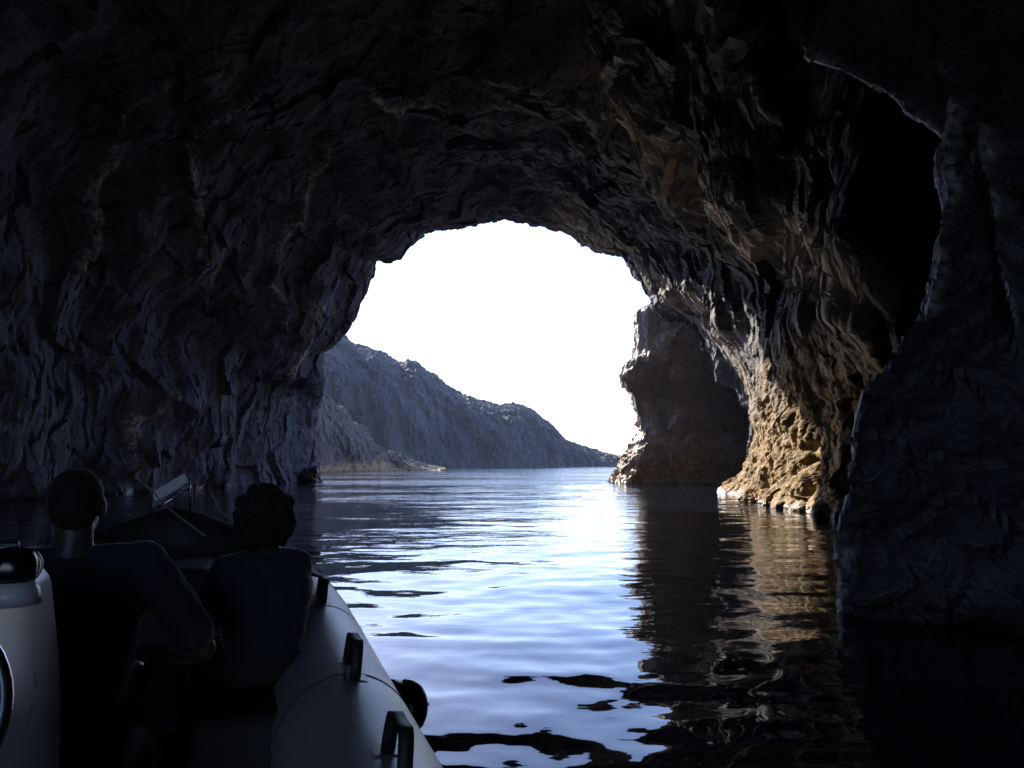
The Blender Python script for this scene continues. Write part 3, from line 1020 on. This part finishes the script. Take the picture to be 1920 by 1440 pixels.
# raised step plate at the bow with its staff
bm = bmesh.new()
rot = Matrix.Rotation(math.radians(-33), 3, 'Y') @ Matrix.Rotation(math.radians(35), 3, 'X')
box(bm, (-.02, 4.5, 1.30), (.29, .14, .018), rot)
sp1 = bm_obj("bow_step", bm, M['frosted'], boat, False, .005)
bm_obj("step_frame", tube_mesh([(-.16, 4.46, 1.10), (-.02, 4.46, 1.19), (.13, 4.46, 1.29)], .011, 8), M['steel'], sp1)
bm_obj("jackstaff", tube_mesh([(.14, 4.5, 1.02), (.14, 4.5, 1.30), (.14, 4.5, 1.42), (.14, 4.5, 1.425)], [.014, .012, .011, .016], 10), M['steel'], boat)
for cxx in (.62, -.62):
    cl = bm_obj("cleat", tube_mesh([(cxx - .06, 3.86, 1.06), (cxx, 3.86, 1.075), (cxx + .06, 3.86, 1.06)], [.008, .013, .008], 10), M['steel'], boat)
    bm_obj("cleat_foot", tube_mesh([(cxx, 3.86, .9), (cxx, 3.86, 1.07)], [.02, .014], 10), M['steel'], cl)


def rope(pts):
    c = np.array(pts, float)
    t = np.linspace(0, len(c) - 1, 40)
    q_ = np.stack([np.interp(t, range(len(c)), c[:, k]) for k in range(3)], -1)
    for _ in range(8):
        q_[1:-1] = .5 * q_[1:-1] + .25 * (q_[2:] + q_[:-2])
    return tube_mesh([tuple(p) for p in q_], .007, 8)


def BL(px, py, d):
    w = Vector(P(px, py, d)) - BO
    return Matrix.Rotation(-BR, 3, 'Z') @ w


bm_obj("rope", rope([BL(255, 893, 6.7), BL(290, 925, 6.5), BL(298, 938, 6.4), BL(340, 972, 5.9), BL(385, 1005, 5.4)]), M['rope'], boat)
bm_obj("rope", rope([BL(395, 925, 6.3), BL(405, 938, 6.2), BL(406, 952, 6.1), BL(425, 968, 5.9), BL(447, 988, 5.7)]), M['rope'], boat)


# ------------------------------------------------------------------ people
def capsule(bm, a, b, ra, rb, n=16):
    a, b = Vector(a), Vector(b)
    d = (b - a)
    Ld = d.length
    d = d.normalized()
    up = Vector((0, 0, 1)) if abs(d.z) < .9 else Vector((1, 0, 0))
    e1 = d.cross(up).normalized()
    e2 = d.cross(e1)
    rows_ = []
    for k in range(1, 6):
        ph = -math.pi / 2 + math.pi / 2 * k / 5
        rows_.append((ra * math.sin(ph), ra * math.cos(ph)))
    for k in range(0, 5):
        ph = math.pi / 2 * k / 5
        rows_.append((Ld + rb * math.sin(ph), rb * math.cos(ph)))
    rg = [[bm.verts.new(a + d * h + (e1 * math.cos(2 * math.pi * j / n) + e2 * math.sin(2 * math.pi * j / n)) * r) for j in range(n)] for h, r in rows_]
    for r0, r1 in zip(rg[:-1], rg[1:]):
        for j in range(n):
            bm.faces.new((r0[j], r0[(j + 1) % n], r1[(j + 1) % n], r1[j]))
    v0, v1 = bm.verts.new(a - d * ra), bm.verts.new(b + d * rb)
    for j in range(n):
        bm.faces.new((v0, rg[0][(j + 1) % n], rg[0][j]))
        bm.faces.new((v1, rg[-1][j], rg[-1][(j + 1) % n]))


def ellip(bm, c, r, rot=None):
    res_ = bmesh.ops.create_uvsphere(bm, u_segments=28, v_segments=18, radius=1)
    mt = Matrix.Translation(c) @ (rot.to_4x4() if rot else Matrix.Identity(4)) @ Matrix.Diagonal((*r, 1))
    bmesh.ops.transform(bm, matrix=mt, verts=res_['verts'])


def remeshed(name, bm, m, parent, voxel, smooth_it, noise_amp=0.0, nscale=20.0):
    bmesh.ops.recalc_face_normals(bm, faces=bm.faces)
    o = bm_obj(name, bm, m, parent)
    r = o.modifiers.new("r", 'REMESH')
    r.mode = 'VOXEL'
    r.voxel_size = voxel
    s = o.modifiers.new("s", 'SMOOTH')
    s.iterations = smooth_it
    s.factor = .5
    dg = bpy.context.evaluated_depsgraph_get()
    dg.update()
    me = bpy.data.meshes.new_from_object(o.evaluated_get(dg))
    o.modifiers.clear()
    old = o.data
    o.data = me
    me.name = name
    bpy.data.meshes.remove(old)
    if noise_amp:
        co = np.empty(len(me.vertices) * 3, np.float32)
        no = np.empty(len(me.vertices) * 3, np.float32)
        me.vertices.foreach_get("co", co)
        me.vertices.foreach_get("normal", no)
        co, no = co.reshape(-1, 3), no.reshape(-1, 3)
        co = co + no * (noise_amp * fbm(co * nscale, 3))[:, None]
        me.vertices.foreach_set("co", co.reshape(-1).astype(np.float32))
        me.update()
    me.polygons.foreach_set("use_smooth", [True] * len(me.polygons))
    if not me.materials:
        me.materials.append(m)
    return o


def hand(bm, wrist, fwd, palm_n, side):
    """palm and five curled fingers; fwd = direction of the fingers, palm_n = where the palm faces"""
    f = Vector(fwd).normalized()
    n = Vector(palm_n)
    n = (n - f * n.dot(f)).normalized()
    s = f.cross(n).normalized() * side
    w = Vector(wrist)
    for k in range(4):
        o = s * (k - 1.5) * .021
        capsule(bm, w + o * .7 + f * .02, w + o + f * .085, .017, .013)
        ln = (.072, .08, .075, .058)[k]
        p0 = w + o + f * .09
        p1 = p0 + (f * .85 + n * .35).normalized() * ln * .45
        p2 = p1 + (f * .45 + n * .9).normalized() * ln * .33
        p3 = p2 + (f * .1 + n * 1.0).normalized() * ln * .25
        capsule(bm, p0, p1, .0105, .0095, 10)
        capsule(bm, p1, p2, .0095, .0085, 10)
        capsule(bm, p2, p3, .0085, .0075, 10)
    b0 = w + s * -.03 + f * .03
    b1 = b0 + (s * -.75 + f * .6 + n * .2).normalized() * .042
    b2 = b1 + (s * -.2 + f * .9 + n * .45).normalized() * .032
    capsule(bm, b0, b1, .015, .0115, 10)
    capsule(bm, b1, b2, .0115, .009, 10)


def person(loc, rz, J, label, shirt_m, hair_kind, scale=1.0, head_yaw=0.0):
    root = empty("person", loc, rz)
    tag(root, label, "person")
    bm = bmesh.new()
    # torso
    ellip(bm, (0, .02, .12), (.165, .125, .13))
    capsule(bm, (0, .02, .14), J['chest'], .125, .135, 20)
    for s in (-1, 1):
        capsule(bm, (s * .045, .02, .16), (J['chest'][0] + s * .075, J['chest'][1], J['chest'][2]), .10, .115, 18)
    cx_, cy_, cz_ = J['chest']
    ellip(bm, (cx_, cy_ + .01, cz_ + .02), (.175, .115, .15))
    for sd in ('R', 'L'):
        s = 1 if sd == 'R' else -1
        sh, el, wr = (Vector(J[k + sd]) for k in ('shoulder', 'elbow', 'wrist'))
        capsule(bm, (cx_ + s * .05, cy_ - .01, cz_ + .12), sh, .062, .060)       # trapezius to shoulder
        capsule(bm, sh, sh.lerp(el, .5), .060, .052)
        capsule(bm, sh.lerp(el, .5), el, .052, .041)
        capsule(bm, el, el.lerp(wr, .35), .043, .042)
        capsule(bm, el.lerp(wr, .35), wr, .042, .027)
        hand(bm, wr, J['hand' + sd], J['palm' + sd], s)
        hp_, kn, an = (Vector(J[k + sd]) for k in ('hip', 'knee', 'ankle'))
        capsule(bm, hp_, kn, .092, .058, 18)
        capsule(bm, kn, kn.lerp(an, .35), .056, .058)
        capsule(bm, kn.lerp(an, .35), an, .058, .036)
        toe = an + Vector((s * .03, .17, -.045))
        capsule(bm, an + Vector((0, -.03, -.03)), toe, .036, .026)
    nk, hd = Vector(J['neck']), Vector(J['head'])
    capsule(bm, nk - Vector((0, 0, .05)), hd + Vector((0, -.015, -.05)), .060, .055)
    hr = Matrix.Rotation(head_yaw, 3, 'Z')
    H_ = lambda x, y, z: hd + hr @ Vector((x, y, z))
    ellip(bm, H_(0, -.008, .03), (.076, .096, .09), hr)
    ellip(bm, H_(0, .03, -.035), (.062, .066, .075), hr)
    ellip(bm, H_(0, .075, -.088), (.028, .022, .022), hr)
    capsule(bm, H_(0, .092, .015), H_(0, .112, -.022), .010, .015, 10)
    capsule(bm, H_(-.022, .092, -.055), H_(.022, .092, -.055), .010, .010, 10)
    capsule(bm, H_(-.038, .083, .028), H_(.038, .083, .028), .012, .012, 10)
    for s in (-1, 1):
        ellip(bm, H_(s * .079, -.005, -.005), (.012, .024, .034), hr)
    remeshed("body", bm, M['skin'], root, .0085, 3)
    for s in (-1, 1):
        e = bmesh.new()
        ellip(e, H_(s * .031, .084, .006), (.0125, .0125, .0125))
        bm_obj("eye", e, M['acrylic'], root)
    # shirt
    bm = bmesh.new()
    ellip(bm, (0, .02, .13), (.178, .138, .15))
    capsule(bm, (0, .02, .12), J['chest'], .142, .146, 20)
    for s in (-1, 1):
        capsule(bm, (s * .045, .02, .12), (cx_ + s * .085, cy_, cz_), .125, .135, 18)
    ellip(bm, (cx_, cy_ + .01, cz_ + .02), (.187, .127, .158))
    for sd in ('R', 'L'):
        s = 1 if sd == 'R' else -1
        sh, el = Vector(J['shoulder' + sd]), Vector(J['elbow' + sd])
        capsule(bm, (cx_ + s * .06, cy_ - .01, cz_ + .12), sh, .069, .070)
        capsule(bm, sh, sh.lerp(el, J.get('sleeve', .5)), .076, .074)
    so = remeshed("shirt", bm, shirt_m, root, .011, 4, .006, 16)
    # shorts
    bm = bmesh.new()
    ellip(bm, (0, .02, .10), (.185, .15, .12))
    for sd in ('R', 'L'):
        hp_, kn = Vector(J['hip' + sd]), Vector(J['knee' + sd])
        capsule(bm, hp_, hp_.lerp(kn, .72), .108, .088, 18)
    remeshed("shorts", bm, M['shorts'], root, .012, 4, .006, 16)
    bm = bmesh.new()
    if hair_kind == 'short':
        ellip(bm, H_(0, -.014, .04), (.081, .097, .086), hr)
        ellip(bm, H_(0, -.045, -.005), (.074, .062, .075), hr)
        remeshed("hair", bm, M['hair'], root, .008, 3, .003, 60)
    else:
        rr2 = random.Random(5)
        ellip(bm, H_(0, -.03, .03), (.112, .118, .115), hr)
        ellip(bm, H_(0, -.055, -.06), (.10, .085, .085), hr)
        for _ in range(130):
            a, zc = rr2.uniform(0, 2 * math.pi), rr2.uniform(-.9, 1)
            k = math.sqrt(max(0, 1 - zc * zc))
            p = Vector((k * math.cos(a) * .118, k * math.sin(a) * .122 - .03, zc * .12 + (.015 if zc > 0 else -.02)))
            if p.y > .055 and p.z < .06:
                continue
            r = rr2.uniform(.014, .030)
            ellip(bm, H_(*p), (r, r, r * 1.2))
        remeshed("hair", bm, M['hair'], root, .007, 2, .005, 45)
    root.scale = (scale,) * 3
    return root


def place(x, y, z=0):
    w = Matrix.Rotation(BR, 3, 'Z') @ Vector((x, y, z)) + BO
    return w


J1 = dict(chest=(0, .03, .45), shoulderR=(.215, .02, .57), elbowR=(.405, .06, .27), wristR=(.29, .30, .20), handR=(-.35, .9, -.1), palmR=(-.2, 0, -1),
          shoulderL=(-.215, .02, .57), elbowL=(-.38, .08, .28), wristL=(-.25, .31, .19), handL=(.35, .9, -.1), palmL=(.2, 0, -1),
          hipR=(.10, .05, .10), kneeR=(.17, .48, .10), ankleR=(.16, .52, -.34), hipL=(-.10, .05, .10), kneeL=(-.17, .48, .10), ankleL=(-.16, .52, -.34),
          neck=(0, .03, .63), head=(0, .055, .76), sleeve=.8)
p1 = place(.09, .13, .60)
person(p1, BR + math.radians(4), J1, "person with close-cropped hair seen from behind, sitting beside the white console with one elbow out", M['shirt_a'], 'short', 1.0, math.radians(-5))
J2 = dict(chest=(.02, .05, .40), shoulderR=(.165, .05, .50), elbowR=(.24, .14, .24), wristR=(.22, .36, .15), handR=(-.1, .95, -.1), palmR=(0, 0, -1),
          shoulderL=(-.155, .06, .50), elbowL=(-.25, .14, .25), wristL=(-.18, .36, .17), handL=(.2, .95, -.1), palmL=(0, 0, -1),
          hipR=(.09, .05, .10), kneeR=(.13, .46, .10), ankleR=(.12, .50, -.28), hipL=(-.09, .05, .10), kneeL=(-.13, .46, .10), ankleL=(-.12, .50, -.28),
          neck=(.02, .06, .57), head=(.03, .085, .72), sleeve=.55)
p2 = place(.71, 1.0, .53)
person(p2, BR + math.radians(28), J2, "person with thick dark curly hair seen from behind, sitting against the boat's right tube", M['shirt_b'], 'curly', 1.0, math.radians(-45))

# ------------------------------------------------------------------ haze
HAZE = 0.00016
if HAZE > 0:
    bm = bmesh.new()
    box(bm, (0, 240, 45), (1000, 580, 104))
    m, nt, b = nmat("haze_air")
    out = [n for n in nt.nodes if n.type == 'OUTPUT_MATERIAL'][0]
    nt.nodes.remove(b)
    v = nt.nodes.new("ShaderNodeVolumePrincipled")
    v.inputs["Color"].default_value = (0.47, 0.63, 1.0, 1)
    v.inputs["Density"].default_value = HAZE
    v.inputs["Anisotropy"].default_value = 0.2
    L(nt, v.outputs[0], out.inputs["Volume"])
    hz = bm_obj("haze", bm, m, None, False)
    tag(hz, kind="stuff")
    m.cycles.homogeneous_volume = True if hasattr(m, "cycles") and hasattr(m.cycles, "homogeneous_volume") else False

# ------------------------------------------------------------------ light
def mix_tint(nt, col):
    m = N(nt, "ShaderNodeMix", data_type='RGBA', blend_type='MULTIPLY')
    m.inputs[0].default_value = 1
    L(nt, col, m.inputs[6])
    m.inputs[7].default_value = (0.97, 0.96, 1.2, 1)
    return m.outputs[2]


SUN_AZ, SUN_EL = math.radians(-26), math.radians(23.9)
w = bpy.data.worlds.new("World")
scene.world = w
w.use_nodes = True
nt = w.node_tree
bg = nt.nodes["Background"]
sky = nt.nodes.new("ShaderNodeTexSky")
sky.sky_type = 'NISHITA'
sky.sun_disc = False
sky.sun_elevation = SUN_EL
sky.sun_rotation = SUN_AZ
sky.air_density = 1.0
sky.dust_density = 0.3
sky.ozone_density = 2.5
nt.links.new(mix_tint(nt, sky.outputs[0]), bg.inputs[0])
bg.inputs[1].default_value = 0.12
sun = bpy.data.lights.new("sun", 'SUN')
sun.energy = 4.8
sun.angle = math.radians(0.5)
sun.color = (1.0, 0.89, 0.73)
so = bpy.data.objects.new("sun", sun)
COL.objects.link(so)
sdir = Vector((math.sin(SUN_AZ) * math.cos(SUN_EL), math.cos(SUN_AZ) * math.cos(SUN_EL), math.sin(SUN_EL)))
so.rotation_euler = sdir.to_track_quat('Z', 'Y').to_euler()
so.location = (-30, 60, 60)

vs = scene.view_settings
vs.view_transform = 'Standard'
vs.look = 'None'
vs.gamma = 1.0
vs.exposure = 1.5
scene.cycles.use_denoising = True
scene.cycles.max_bounces = 8
scene.cycles.diffuse_bounces = 5
scene.cycles.glossy_bounces = 4
scene.cycles.volume_bounces = 1
scene.cycles.sample_clamp_indirect = 6.0
scene.cycles.blur_glossy = 0.3
